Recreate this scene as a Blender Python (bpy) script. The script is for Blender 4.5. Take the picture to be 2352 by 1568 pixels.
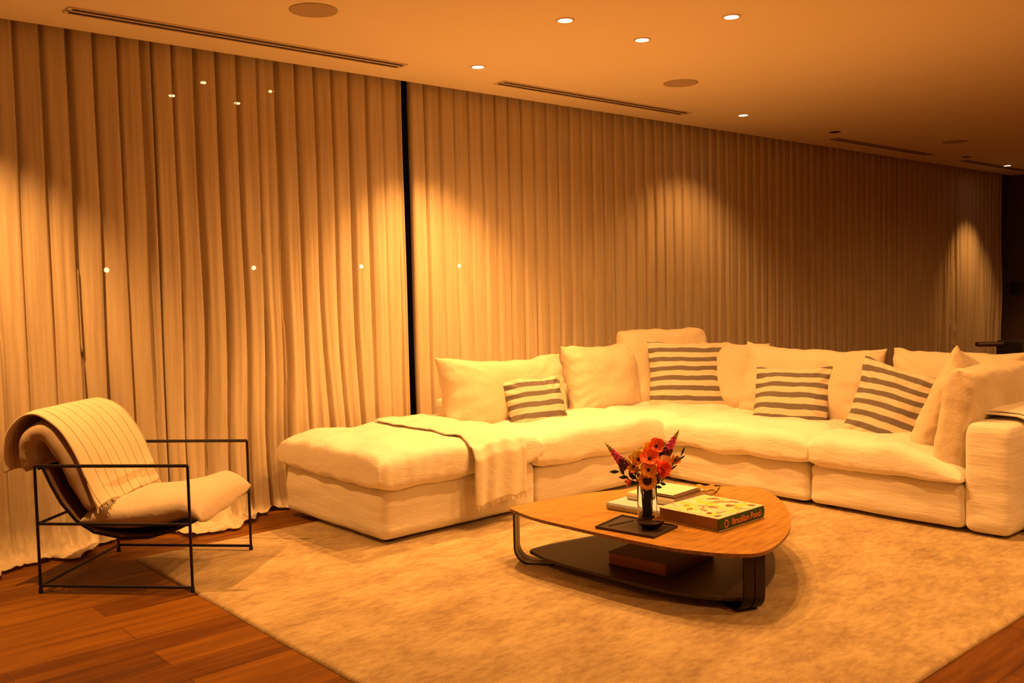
import bpy, bmesh, math, random
from math import sin, cos, pi, radians, sqrt, exp, atan2, hypot, floor
from mathutils import Vector, Matrix, noise, Euler
random.seed(7)
S = bpy.context.scene
for o in list(bpy.data.objects): bpy.data.objects.remove(o)

# ------------------------------------------------------------------ camera
cam_d = bpy.data.cameras.new('camera')
cam_d.sensor_fit = 'HORIZONTAL'; cam_d.sensor_width = 36.0
cam_d.lens = 2150/2352*36.0
cam = bpy.data.objects.new('camera', cam_d); S.collection.objects.link(cam)
# rows = world -> camera axes (right, up, back)
R = Matrix(((0.750221, -0.66080503, -0.02247574),
            (0.05478085, 0.02824544, 0.99809882),
            (-0.65891389, -0.75002594, 0.05738978)))
cam.matrix_world = Matrix.Translation((0, 0, 1.45)) @ R.transposed().to_4x4()
S.camera = cam

# ------------------------------------------------------------------ world, exposure
w = bpy.data.worlds.new('night'); S.world = w; w.use_nodes = True
w.node_tree.nodes['Background'].inputs[0].default_value = (0.004, 0.003, 0.004, 1)
w.node_tree.nodes['Background'].inputs[1].default_value = 0.3
S.view_settings.view_transform = 'Standard'; S.view_settings.look = 'None'
S.view_settings.exposure = 0.25; S.view_settings.gamma = 1.0
S.view_settings.use_curve_mapping = False

# ------------------------------------------------------------------ lamps (ceiling downlights and added fill spots)
CEIL = 2.95
WARM = (1.0, 0.435, 0.108)
DOWN = [  # x, y, energy, spot half angle, blend, label
    (1.00, 4.97, 300, 50, .80, None),
    (4.11, 4.965, 275, 50, .80, 'lit downlight nearest the gap between the curtains'),
    (3.805, 3.815, 122, 80, 1.0, 'lit downlight to the left in the cluster above the coffee table'),
    (4.485, 3.832, 112, 80, 1.0, 'lit downlight in the middle of the cluster, nearer the slot vent'),
    (4.515, 3.199, 112, 80, 1.0, 'lit downlight at the right of the cluster above the coffee table, near the top edge'),
    (3.83, 3.18, 122, 80, 1.0, None),
    (7.207, 4.99, 60, 60, .7, 'lit downlight between the second round speaker and the long dark curtain'),
    (13.524, 5.144, 130, 40, .8, 'lit downlight at the far right end of the ceiling'),
    (8.822, 5.011, 0, 0, 0, 'unlit dark downlight just before the third slot vent'),
    (12.067, 5.073, 0, 0, 0, 'unlit dark downlight just before the farthest slot vent'),
    (3.4, -0.3, 200, 85, 1.0, None), (5.2, 0.2, 190, 85, 1.0, None), (8.6, 1.6, 190, 85, 1.0, None), (11.6, 2.2, 110, 85, 1.0, None),  # unseen fill lamps, added to lift the ambient light
]
for x, y, e, ha, bl, lab in DOWN:
    if e:
        ld = bpy.data.lights.new('downlight_beam', 'SPOT'); ld.energy = e; ld.color = WARM
        ld.spot_size = radians(2*ha); ld.spot_blend = bl; ld.shadow_soft_size = .022
        lo = bpy.data.objects.new('downlight_beam', ld); S.collection.objects.link(lo)
        lo.location = (x, y, CEIL-.03)

# ------------------------------------------------------------------ materials
def mat(name, col, rough=.7, **kw):
    m = bpy.data.materials.new(name); m.use_nodes = True
    b = m.node_tree.nodes['Principled BSDF']
    b.inputs['Base Color'].default_value = (*col, 1); b.inputs['Roughness'].default_value = rough
    for k, v in kw.items():
        b.inputs[k.replace('_', ' ')].default_value = v
    return m
class N:
    def __init__(s, m): s.m = m; s.t = m.node_tree; s.b = s.t.nodes['Principled BSDF']
    def n(s, typ, **kw):
        x = s.t.nodes.new(typ)
        for k, v in kw.items():
            if k.startswith('i_'):
                key = k[2:].replace('_', ' ')
                x.inputs[int(key) if key.isdigit() else key].default_value = v
            else: setattr(x, k, v)
        return x
    def l(s, a, b): s.t.links.new(a, b)
    def coord(s, scale=(1, 1, 1), rot=(0, 0, 0), which='Object'):
        c = s.n('ShaderNodeTexCoord'); mp = s.n('ShaderNodeMapping')
        mp.inputs['Scale'].default_value = scale; mp.inputs['Rotation'].default_value = rot
        s.l(c.outputs[which], mp.inputs['Vector']); return mp.outputs[0]
    def noise(s, vec, scale, detail=3, rough=.5):
        x = s.n('ShaderNodeTexNoise'); x.inputs['Scale'].default_value = scale
        x.inputs['Detail'].default_value = detail; x.inputs['Roughness'].default_value = rough
        s.l(vec, x.inputs['Vector']); return x.outputs['Fac']
    def ramp(s, fac, stops):
        r = s.n('ShaderNodeValToRGB'); e = r.color_ramp.elements
        while len(e) < len(stops): e.new(.5)
        for k, (p, c) in enumerate(stops): e[k].position = p; e[k].color = (*c, 1)
        s.l(fac, r.inputs['Fac']); return r.outputs['Color']
    def bump(s, h, strength, dist=.01, prev=None):
        x = s.n('ShaderNodeBump'); x.inputs['Strength'].default_value = strength; x.inputs['Distance'].default_value = dist
        s.l(h, x.inputs['Height'])
        if prev: s.l(prev, x.inputs['Normal'])
        s.l(x.outputs[0], s.b.inputs['Normal']); return x.outputs[0]
    def math(s, op, a, b=None):
        x = s.n('ShaderNodeMath', operation=op)
        for k, v in enumerate((a, b)):
            if v is None: continue
            if isinstance(v, (int, float)): x.inputs[k].default_value = v
            else: s.l(v, x.inputs[k])
        return x.outputs[0]

def fabric(name, c1, c2, weave=700, wr=.35, sheen=.2, crease=(1, 1, 1)):
    m = mat(name, c1, .9); k = N(m)
    m.node_tree.nodes['Principled BSDF'].inputs['Sheen Weight'].default_value = sheen
    v = k.coord(); big = k.noise(v, 2.2, 4)
    k.l(k.ramp(big, [(.35, c2), (.65, c1)]), k.b.inputs['Base Color'])
    n1 = k.bump(k.noise(v, weave, 1), .25, .0015)
    vc = k.coord(crease)
    k.bump(k.noise(vc, 14, 5, .6), wr, .02, n1)
    return m
M = {}
M['linen'] = fabric('white_linen', (.86, .80, .70), (.82, .755, .65), crease=(.5, .5, 1.6))
M['linen_crease'] = fabric('white_slipcover_linen', (.86, .80, .70), (.80, .74, .64), wr=.6, crease=(.16, .16, 1.0))
M['cushion'] = fabric('cream_cushion_linen', (.70, .59, .44), (.64, .54, .39), wr=.42)
M['throw'] = fabric('cream_throw', (.84, .77, .65), (.76, .68, .56), weave=350, wr=.3)
M['canvas'] = fabric('natural_canvas', (.66, .555, .43), (.60, .50, .38), weave=500)
M['puddle'] = fabric('curtain_linen_on_floor', (.64, .555, .44), (.58, .50, .39), wr=.5)

def striped(name):
    m = mat(name, (.8, .7, .6), .9); k = N(m)
    v = k.coord(); sp = k.n('ShaderNodeSeparateXYZ'); k.l(v, sp.inputs[0])
    wob = k.math('MULTIPLY', k.math('SUBTRACT', k.noise(v, 4, 2), .5), .045)
    y = k.math('ADD', sp.outputs['Y'], wob)
    fr = k.math('FRACT', k.math('DIVIDE', k.math('ADD', y, 10.012), .0775))
    st = k.math('LESS_THAN', fr, .47)
    mix = k.n('ShaderNodeMix', data_type='RGBA'); k.l(st, mix.inputs[0])
    mix.inputs[6].default_value = (.68, .59, .45, 1); mix.inputs[7].default_value = (.165, .135, .12, 1)
    mul = k.n('ShaderNodeMix', data_type='RGBA', blend_type='MULTIPLY'); mul.inputs[0].default_value = 1
    k.l(mix.outputs[2], mul.inputs[6]); k.l(k.ramp(k.noise(v, 160, 2), [(.3, (.84, .84, .84)), (.7, (1, 1, 1))]), mul.inputs[7])
    k.l(mul.outputs[2], k.b.inputs['Base Color'])
    n1 = k.bump(k.noise(v, 500, 1), .3, .002); k.bump(k.noise(v, 9, 4), .3, .01, n1)
    return m
M['stripe'] = striped('grey_striped_cotton')

# curtain: sheer linen, thin lets a little light through
m = mat('sheer_linen_curtain', (.6, .5, .4), .9); k = N(m); M['curtain'] = m
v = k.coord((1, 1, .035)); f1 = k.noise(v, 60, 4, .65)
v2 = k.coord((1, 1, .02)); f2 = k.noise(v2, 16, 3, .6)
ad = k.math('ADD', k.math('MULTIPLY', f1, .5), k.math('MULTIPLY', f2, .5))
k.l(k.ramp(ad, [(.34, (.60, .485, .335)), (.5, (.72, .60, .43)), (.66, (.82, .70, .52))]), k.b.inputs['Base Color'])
n1 = k.bump(f1, .3, .004); wv = k.coord(); n2 = k.bump(k.noise(wv, 600, 1), .2, .001, n1)
tr = k.n('ShaderNodeBsdfTransparent'); ms = k.n('ShaderNodeMixShader'); ms.inputs[0].default_value = .22
out = k.t.nodes['Material Output']; k.l(k.b.outputs[0], ms.inputs[1]); k.l(tr.outputs[0], ms.inputs[2]); k.l(ms.outputs[0], out.inputs['Surface'])

# floor boards (run along X)
m = mat('oiled_hardwood_boards', (.4, .2, .08), .5); k = N(m); k.b.inputs['Specular IOR Level'].default_value = .18; M['floor'] = m
v = k.coord()
br = k.n('ShaderNodeTexBrick', offset=.37); k.l(v, br.inputs['Vector'])
br.inputs['Scale'].default_value = 1; br.inputs['Brick Width'].default_value = 1.35; br.inputs['Row Height'].default_value = .19
br.inputs['Mortar Size'].default_value = .0018; br.inputs['Bias'].default_value = 0
br.inputs['Color1'].default_value = (.30, .30, .30, 1); br.inputs['Color2'].default_value = (.85, .85, .85, 1); br.inputs['Mortar'].default_value = (0, 0, 0, 1)
gv = k.coord((.7, 9, 9)); g1 = k.noise(gv, 2.2, 5, .62); g2 = k.noise(gv, 26, 3)
t = k.math('ADD', k.math('MULTIPLY', br.outputs['Color'], .42), k.math('ADD', k.math('MULTIPLY', g1, .62), k.math('MULTIPLY', g2, .12)))
k.l(k.ramp(t, [(.24, (.022, .006, .0003)), (.5, (.120, .037, .0015)), (.82, (.29, .118, .007))]), k.b.inputs['Base Color'])
k.bump(t, .12, .004)

# rug
m = mat('viscose_rug_pile', (.6, .45, .28), .75); k = N(m); M['rug'] = m
k.b.inputs['Sheen Weight'].default_value = .3
v = k.coord((1, 1.5, 1), (0, 0, .5)); a = k.noise(v, 3.2, 6, .68); v2 = k.coord((2.0, 5, 1), (0, 0, -.6)); b2 = k.noise(v2, 7, 5, .7)
fine = k.noise(k.coord(), 230, 2)
t = k.math('ADD', k.math('ADD', k.math('MULTIPLY', a, .5), k.math('MULTIPLY', b2, .42)), k.math('MULTIPLY', fine, .12))
k.l(k.ramp(t, [(.39, (.27, .165, .070)), (.50, (.41, .29, .13)), (.61, (.56, .43, .225))]), k.b.inputs['Base Color'])
n1 = k.bump(fine, .5, .006); k.bump(a, .4, .02, n1)

def wood(name, rot, c=((.22, .095, .010), (.40, .195, .024), (.54, .29, .045))):
    m = mat(name, c[1], .38); k = N(m)
    v = k.coord((1.0, 16, 6), (0, 0, rot)); a = k.noise(v, 3.5, 6, .65)
    w = k.n('ShaderNodeTexWave', wave_type='BANDS', bands_direction='Y'); k.l(k.coord((.8, 3.2, 1), (0, 0, rot)), w.inputs['Vector'])
    w.inputs['Scale'].default_value = 3; w.inputs['Distortion'].default_value = 5; w.inputs['Detail'].default_value = 3
    t = k.math('ADD', k.math('MULTIPLY', a, .92), k.math('MULTIPLY', w.outputs['Fac'], .08))
    k.l(k.ramp(t, [(.28, c[0]), (.48, c[1]), (.72, c[2])]), k.b.inputs['Base Color']); k.bump(a, .08, .002)
    return m
M['ceiling'] = mat('painted_ceiling', (.93, .85, .70), .9)
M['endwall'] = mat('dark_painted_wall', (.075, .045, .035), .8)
M['wall'] = mat('painted_wall', (.42, .33, .25), .9)
M['black_metal'] = mat('black_powder_coated_steel', (.012, .010, .010), .45, Metallic=.3)
M['black_leather'] = mat('brown_leather_sling', (.17, .09, .05), .6)
M['bronze'] = mat('dark_bronze_steel', (.022, .012, .010), .3, Metallic=.6)
M['shelf'] = mat('dark_brown_lacquered_shelf', (.055, .035, .028), .45)
M['dark'] = mat('near_black_plastic', (.008, .007, .007), .6)
M['vent_frame'] = mat('vent_frame_paint', (.74, .64, .52), .7)
M['vent_slot'] = mat('vent_slot_interior', (.008, .005, .004), .9)
M['grille'] = mat('speaker_grille_cloth', (.50, .40, .29), .95)
M['trim'] = mat('downlight_trim_paint', (.80, .68, .55), .5)
M['mullion'] = mat('dark_window_frame', (.02, .018, .016), .5)
M['paper'] = mat('book_page_block', (.62, .50, .36), .9)
def emis(name, col, st):
    m = bpy.data.materials.new(name); m.use_nodes = True; t = m.node_tree; t.nodes.remove(t.nodes['Principled BSDF'])
    e = t.nodes.new('ShaderNodeEmission'); e.inputs[0].default_value = (*col, 1); e.inputs[1].default_value = st
    t.links.new(e.outputs[0], t.nodes['Material Output'].inputs[0]); return m
M['lens'] = emis('lit_downlight_lens', (1, .72, .40), 14)
M['reflection_dot'] = emis('reflection_dot_glow', (1, .68, .33), 30)  # glow standing in for lights reflected in the window glass
def glass(name, col=(1, 1, 1), rough=0, ior=1.45):
    m = mat(name, col, rough); b = m.node_tree.nodes['Principled BSDF']
    b.inputs['Transmission Weight'].default_value = 1; b.inputs['IOR'].default_value = ior; return m
M['glass'] = glass('clear_glass'); M['smoked'] = glass('smoked_brown_glass', (.30, .17, .12), .02)
M['water'] = glass('vase_water', (.75, .72, .5), 0, 1.33)
m = mat('window_glass', (.9, .92, .92), .02); M['pane'] = m; k = N(m)
tr = k.n('ShaderNodeBsdfTransparent'); gl = k.n('ShaderNodeBsdfGlossy'); gl.inputs['Roughness'].default_value = .01
fr = k.n('ShaderNodeFresnel'); fr.inputs[0].default_value = 1.3; ms = k.n('ShaderNodeMixShader')
k.l(fr.outputs[0], ms.inputs[0]); k.l(tr.outputs[0], ms.inputs[1]); k.l(gl.outputs[0], ms.inputs[2]); k.l(ms.outputs[0], k.t.nodes['Material Output'].inputs[0])

# ------------------------------------------------------------------ mesh helpers
class MB:
    """collects geometry for ONE mesh object"""
    def __init__(s): s.v = []; s.f = []; s.mi = []; s.cur = 0
    def add(s, vs, fs):
        o = len(s.v); s.v += [tuple(p) for p in vs]; s.f += [tuple(i+o for i in f) for f in fs]; s.mi += [s.cur]*len(fs)
    def grid(s, fn, nu, nv, cu=False, cv=False):
        vs = [fn(i/nu if cu else i/(nu-1), j/nv if cv else j/(nv-1)) for i in range(nu) for j in range(nv)]
        fs = []
        for i in range(nu if cu else nu-1):
            for j in range(nv if cv else nv-1):
                a, b = (i+1) % nu, (j+1) % nv
                fs.append((i*nv+j, a*nv+j, a*nv+b, i*nv+b))
        s.add(vs, fs)
    def box(s, c, d, rot=0, bev=0, mtx=None):
        bm = bmesh.new(); bmesh.ops.create_cube(bm, size=1)
        for q in bm.verts: q.co = Vector((q.co.x*d[0], q.co.y*d[1], q.co.z*d[2]))
        if bev: bmesh.ops.bevel(bm, geom=list(bm.edges), offset=bev, segments=3, profile=.5, affect='EDGES')
        T = Matrix.Translation(c) @ Matrix.Rotation(rot, 4, 'Z')
        if mtx: T = mtx @ T
        bm.verts.index_update(); s.add([T @ q.co for q in bm.verts], [[q.index for q in f.verts] for f in bm.faces]); bm.free()
    def tube(s, pts, r, n=10, cap=True):
        pts = [Vector(p) for p in pts]; rr = r if isinstance(r, (list, tuple)) else [r]*len(pts); rings = []
        up = Vector((0, 0, 1)); prev = None
        for i, p in enumerate(pts):
            t = (pts[min(i+1, len(pts)-1)]-pts[max(i-1, 0)]).normalized()
            a = prev if prev else (up if abs(t.z) < .9 else Vector((1, 0, 0)))
            x = (a - t*a.dot(t)).normalized(); prev = x; y = t.cross(x)
            rings.append([p+(x*cos(2*pi*k/n)+y*sin(2*pi*k/n))*rr[i] for k in range(n)])
        vs = [q for g in rings for q in g]; fs = []
        for i in range(len(pts)-1):
            for k in range(n):
                fs.append((i*n+k, i*n+(k+1) % n, (i+1)*n+(k+1) % n, (i+1)*n+k))
        if cap: fs.append(tuple(range(n))[::-1]); fs.append(tuple((len(pts)-1)*n+k for k in range(n)))
        s.add(vs, fs)
    def lathe(s, prof, c=(0, 0, 0), n=32, caps=(False, False)):
        vs = [(c[0]+r*cos(2*pi*k/n), c[1]+r*sin(2*pi*k/n), c[2]+z) for r, z in prof for k in range(n)]; fs = []
        for i in range(len(prof)-1):
            for k in range(n):
                fs.append((i*n+k, i*n+(k+1) % n, (i+1)*n+(k+1) % n, (i+1)*n+k))
        if caps[0]: fs.append(tuple(range(n))[::-1])
        if caps[1]: fs.append(tuple((len(prof)-1)*n+k for k in range(n)))
        s.add(vs, fs)
    def prism(s, poly, z0, z1):
        n = len(poly); vs = [(x, y, z0) for x, y in poly]+[(x, y, z1) for x, y in poly]
        fs = [tuple(range(n))[::-1], tuple(range(n, 2*n))]+[(i, (i+1) % n, n+(i+1) % n, n+i) for i in range(n)]
        s.add(vs, fs)
    def build(s, name, mats, parent=None, smooth=True, merge=0, loc=None, mtx=None, angle=40, solid=0):
        me = bpy.data.meshes.new(name); me.from_pydata(s.v, [], s.f)
        if not isinstance(mats, (list, tuple)): mats = [mats]
        for q in mats: me.materials.append(q)
        me.polygons.foreach_set('material_index', s.mi)
        bm = bmesh.new(); bm.from_mesh(me)
        if merge: bmesh.ops.remove_doubles(bm, verts=bm.verts, dist=merge)
        bmesh.ops.recalc_face_normals(bm, faces=bm.faces)
        for f in bm.faces: f.smooth = smooth
        if smooth:
            for e in bm.edges:
                if len(e.link_faces) == 2 and e.calc_face_angle(0) > radians(angle): e.smooth = False
        bm.to_mesh(me); bm.free()
        o = bpy.data.objects.new(name, me); S.collection.objects.link(o)
        if parent: o.parent = parent
        if mtx is not None: o.matrix_local = mtx
        elif loc is not None: o.location = loc
        if solid:
            md = o.modifiers.new('thickness', 'SOLIDIFY'); md.thickness = solid; md.offset = 0
        return o
def tag(o, label, cat, group=None, kind=None):
    o['label'] = label; o['category'] = cat
    if group: o['group'] = group
    if kind: o['kind'] = kind
    return o
def struct(o): o['kind'] = 'structure'; return o
def empty(name, loc, rz=0):
    o = bpy.data.objects.new(name, None); o.empty_display_size = .1; S.collection.objects.link(o)
    o.location = loc; o.rotation_euler = (0, 0, rz); return o
def nz(x, y, z, s=1.0): return noise.noise(Vector((x*s, y*s, z*s)))
def fbm(x, y, z, o=3):
    a = 0; k = 1; 
    for i in range(o): a += noise.noise(Vector((x, y, z))*k)/k; k *= 2.03
    return a

# ------------------------------------------------------------------ room shell
X0, X1, Y0, Y1 = -1.3, 14.92, -2.6, 6.0
b = MB(); b.box(((X0+X1)/2, (Y0+Y1)/2, -.05), (X1-X0+.4, Y1-Y0+.0, .1)); struct(b.build('floor', M['floor'], smooth=False))
PY = 5.615
b = MB(); b.box(((X0+X1)/2, (Y0+PY)/2, CEIL+.06), (X1-X0+.4, PY-Y0, .12)); b.box(((X0+X1)/2, (PY+Y1+.06)/2, CEIL+.15), (X1-X0+.4, Y1+.06-PY, .06)); struct(b.build('ceiling', M['ceiling'], smooth=False))
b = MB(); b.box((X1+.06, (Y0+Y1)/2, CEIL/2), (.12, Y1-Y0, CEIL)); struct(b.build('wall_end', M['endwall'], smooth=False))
b = MB(); b.box((X0-.06, (Y0+Y1)/2, CEIL/2), (.12, Y1-Y0, CEIL)); struct(b.build('wall_left', M['wall'], smooth=False))
b = MB(); b.box(((X0+X1)/2, Y0-.06, CEIL/2), (X1-X0, .12, CEIL)); struct(b.build('wall_back', M['wall'], smooth=False))
xs = [X0, 1.2, 4.01, 8.0, 11.5, X1]
for i in range(5):
    a, c = xs[i], xs[i+1]
    b = MB(); b.box(((a+c)/2, 5.95, CEIL/2), (c-a-.1, .02, CEIL-.12)); wn = struct(b.build('window_%d' % (i+1), M['pane'], smooth=False))
    b = MB()
    for xx in (a+.03, c-.03): b.box((xx, 5.95, CEIL/2), (.058, .07, CEIL))
    for zz in (.03, CEIL-.03): b.box(((a+c)/2, 5.95, zz), (c-a-.12, .07, .06))
    b.build('window_frame', M['mullion'], wn, smooth=False)
b = MB(); b.box((7, 11, -.1), (24, 10, .1)); struct(b.build('floor_terrace', mat('dark_terrace_stone', (.02, .018, .016), .9), smooth=False))
b = MB(); b.box((4, 8.1, 3.64), (9, 4.2, .12)); struct(b.build('ceiling_added_outside', mat('dark_added_soffit', (.02, .018, .016), .9), smooth=False))  # slab added to hang the reflection globes from
for x, z, lab in ((3.717, 3.417, 'tiny added dot for a glass reflection, seen through the left curtain, top of the four high ones'),
             (3.415, 3.262, 'tiny added dot for a glass reflection, leftmost of the four high ones behind the curtain'),
             (4.045, 3.265, 'tiny added dot for a glass reflection, lowest of the four high ones behind the curtain'),
             (4.404, 3.419, 'tiny added dot for a glass reflection, rightmost of the four high ones behind the curtain')):
    t = tag(empty('high_reflection_dot', (x, 8.5, z)), lab, 'reflection', 'small added reflection dots high behind the curtain')  # reflections in the glass, built as added glowing globes on cords
    b = MB(); b.lathe([(.001, -.012), (.022, -.008), (.028, 0), (.022, .008), (.001, .012)], n=14); b.build('globe', M['reflection_dot'], t)
    b = MB(); b.tube([(0, 0, .01), (0, 0, 3.58-z)], .004, 6); b.build('added_cord', M['dark'], t)
for x, z, lab in ((2.769, 1.683, 'small added dot for a glass reflection, leftmost of the row behind the curtain'),
             (4.15, 1.698, 'small added dot for a glass reflection, second from left behind the curtain'),
             (5.371, 1.708, 'small bright added dot for a glass reflection just left of the curtain gap'),
             (6.687, 1.715, 'small added dot for a glass reflection just right of the curtain gap')):
    t = tag(empty('reflection_dot', (x, 8.5, -.05)), lab, 'lamp', 'row of added reflection dots behind the curtain')  # lower row of glass reflections, added as glowing globes on posts
    b = MB(); b.lathe([(.001, -.022), (.014, -.018), (.022, 0), (.014, .018), (.001, .022)], n=14); b.build('globe', M['reflection_dot'], t, loc=(0, 0, z+.05))
    b = MB(); b.tube([(0, 0, 0), (0, 0, z+.03)], .012, 8); b.build('added_post', M['dark'], t)

# ------------------------------------------------------------------ curtains
def curtain(xa, xb, label, style, seed, flare, cut=None, top=3.08):
    """style 'wave' loose folds, 'flat' flat pleats with narrow grooves; flare(x) = how far the hem runs out on the floor"""
    P = .138
    n = int((xb-xa)/(.0065 if xa < 7.98 else .0095))+1; rows = []
    nz_v = 62
    b = MB()
    jit = [noise.noise(Vector((i*1.7, seed, 0)))*(.035 if style == 'flat' else .11) for i in range(400)]
    amp = [.8+.5*noise.noise(Vector((i*2.3, seed+9, 0))) for i in range(400)]
    Hc = top
    def fn(u, v):
        x = xa+(xb-xa)*u
        fl = flare(x)
        L = Hc+fl; s = L*v                      # arc length from the top
        h = min(1, s/Hc)                        # 0 top 1 floor
        wander = (1-exp(-((min(x-xa, xb-x))/.25)**2))*.05*h*h*fbm(x*1.3+seed, 0, h*1.3, 2)*(2.2 if style == 'wave' else 1.0)
        q = (x-xa+wander)/P
        i = int(floor(q)); fr = q-i+jit[(i+50) % 400]*(1+2*h)
        d = min(abs(fr), abs(1-fr))             # distance to the groove, in pleats
        flat = style == 'flat'
        wd = (.050+.10*h*h*abs(nz(i*3.1+seed, h*2, 0))) if flat else (.065+.15*h*abs(nz(i*1.9+seed, h*1.5, 3)))
        dep = (.060 if flat else .058)*amp[(i+50) % 400]*(1-.3*h)
        g = exp(-(d/wd)**2)*dep
        f2 = min(1, max(0, fr))
        g += (.020 if flat else .006)*f2*(1-.4*h) - (.010*sin(pi*f2) if not flat else .004*sin(pi*f2))
        if not flat: g += .011*(.3+h)*nz(q*2.6+seed, h*1.2, 2)+.008*(.3+h)*nz(q*5.3, h*2.0, seed)
        y = 5.69+g
        big = .028*h*nz(x*4.1, seed*3, h*2.2)+.012*nz(x*11, seed, h*3.1)*(.4+h)
        y += big*(1.4 if style == 'wave' else .7)
        z = top-s
        # hem: curve forward onto the floor
        fw = 0
        rad = .10+.25*fl
        if z < rad+.0 and fl > .01:
            a = min(1, (rad-z)/(rad+fl)); 
            fw = fl*a**1.7*1.15
            z = max(.012, rad*(1-a*1.9)) if a < .53 else .012
            rum = max(0, a-.35)
            z = max(.010, z+rum*.075*max(0, fbm(x*9+seed, a*5, 1, 3))+.006)
            y += rum*.09*nz(x*6, seed+4, a*2)
        elif fl <= .01: z = max(.012, z)
        sweep = .35*max(0, fl-.12)*max(0, (1.0-z)/1.0)**2.5
        y = y-fw-sweep
        if cut: x += cut(h)*(1 if (cut(0) >= 0) else 1)*(u if cut.__name__ != 'left' else (1-u))**8
        return (x, y, z)
    b.grid(fn, n, nz_v+18)
    # finer rows near the hem: reparametrise
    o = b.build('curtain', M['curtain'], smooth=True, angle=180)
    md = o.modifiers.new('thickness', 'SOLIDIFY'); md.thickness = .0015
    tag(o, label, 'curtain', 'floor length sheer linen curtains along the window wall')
    return o
def flA(x):
    return .24+.18*sin(x*2.1+.6)+.05*sin(x*9)
def flB(x): return (.17+.06*sin(x*3.3+1)+.03*sin(x*11))*(1-max(0, min(1, (x-2.65)/.15))*.8)
def flC(x): return .05
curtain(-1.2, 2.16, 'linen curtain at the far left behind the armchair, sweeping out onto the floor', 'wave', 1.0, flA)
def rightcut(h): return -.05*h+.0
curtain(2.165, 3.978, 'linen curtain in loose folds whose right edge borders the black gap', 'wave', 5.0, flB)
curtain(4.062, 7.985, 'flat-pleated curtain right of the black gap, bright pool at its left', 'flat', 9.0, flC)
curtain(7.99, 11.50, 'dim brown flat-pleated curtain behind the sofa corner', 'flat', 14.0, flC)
curtain(11.54, 14.75, 'farthest curtain at the right with a narrow cone of light on it', 'wave', 20.0, flC)

# ------------------------------------------------------------------ ceiling fittings
for x, y, e, ha, bl, lab in DOWN:
    if lab is None: lab = {1.00: 'lit downlight above the metal armchair', 3.83: 'lit downlight nearest the viewer above the coffee table'}.get(x, 'unseen downlight added for fill behind the viewer at x %.0f' % x)
    if y < 2: lab = {3.4: 'unseen downlight added for fill over the bare floor behind the viewer', 5.2: 'unseen downlight added for fill over the front right corner of the rug', 8.6: 'unseen downlight added for fill over the floor beyond the sofa end'}[x]
    if x == 11.6: lab = 'unseen downlight added for fill over the far end of the room'
    t = tag(empty('downlight', (x, y, CEIL)), lab, 'downlight', 'recessed ceiling downlights')
    b = MB(); b.lathe([(.040, -.0005), (.041, -.005), (.053, -.004), (.055, 0)], n=28); b.build('trim_ring', M['trim'] if e else M['dark'], t)
    b = MB(); b.lathe([(.040, -.003), (.026, -.006), (.001, -.008)], n=28); b.build('lens', M['lens'] if e else M['dark'], t)
for x, y, r, lab in ((2.59, 4.49, .128, 'round grey ceiling speaker beside the longest slot vent'),
                     (5.67, 4.475, .13, 'round grey ceiling speaker near the second slot vent'),
                     (10.6, 4.585, .13, 'round dim ceiling speaker far to the right')):
    t = tag(empty('ceiling_speaker', (x, y, CEIL)), lab, 'speaker', 'round in-ceiling speakers')
    b = MB(); b.lathe([(r, 0), (r, -.004), (r-.004, -.005), (r-.006, -.004)], n=48); b.build('rim', M['grille'], t)
    b = MB(); b.lathe([(r-.006, -.004), (r*.5, -.005), (.001, -.005)], n=48); b.build('grille', M['grille'], t)
for xa, xb, lab in ((1.585, 3.665, 'long slot vent at the top left, over the left curtains'),
                    (4.555, 6.69, 'slot vent left of the second round speaker'),
                    (9.17, 11.42, 'slot vent over the dim brown curtain'),
                    (12.35, 14.43, 'farthest slot vent at the right end of the ceiling')):
    yc = 5.24; t = tag(empty('slot_vent', ((xa+xb)/2, yc, CEIL)), lab, 'vent', 'linear slot vents in the ceiling')
    L = xb-xa; b = MB()
    for yy in (-.056, 0, .056): b.box((0, yy, -.004), (L+.04, .012 if yy else .018, .008))
    for xx in (-L/2-.012, L/2+.012): b.box((xx, 0, -.004), (.02, .1, .008))
    b.build('frame', M['vent_frame'], t, smooth=False)
    for yy in (-.03, .03):
        b = MB(); b.box((0, yy, -.0015), (L, .040, .003)); b.build('slot', M['vent_slot'], t, smooth=False)

# ------------------------------------------------------------------ rug
RX0, RX1, RY0, RY1 = 1.775, 6.0, 1.525, 5.20
b = MB()
def rugf(u, v):
    x = RX0+(RX1-RX0)*u; y = RY0+(RY1-RY0)*v
    e = min(x-RX0, RX1-x, y-RY0, RY1-y)
    z = .014*(1-exp(-e/.006)) + .001
    return (x+.006*nz(x*2, y*2, 3), y+.006*nz(x*2, y*2, 7), z)
def spread(i, n):   # concentrate samples near borders
    return i
b.grid(lambda u, v: rugf(.5-.5*cos(pi*u), .5-.5*cos(pi*v)), 90, 80)
b.box(((RX0+RX1)/2, (RY0+RY1)/2, .001), (RX1-RX0-.01, RY1-RY0-.01, .002))
tag(b.build('rug', M['rug']), 'large golden beige mottled rug under the coffee table and sofa', 'rug')

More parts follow.
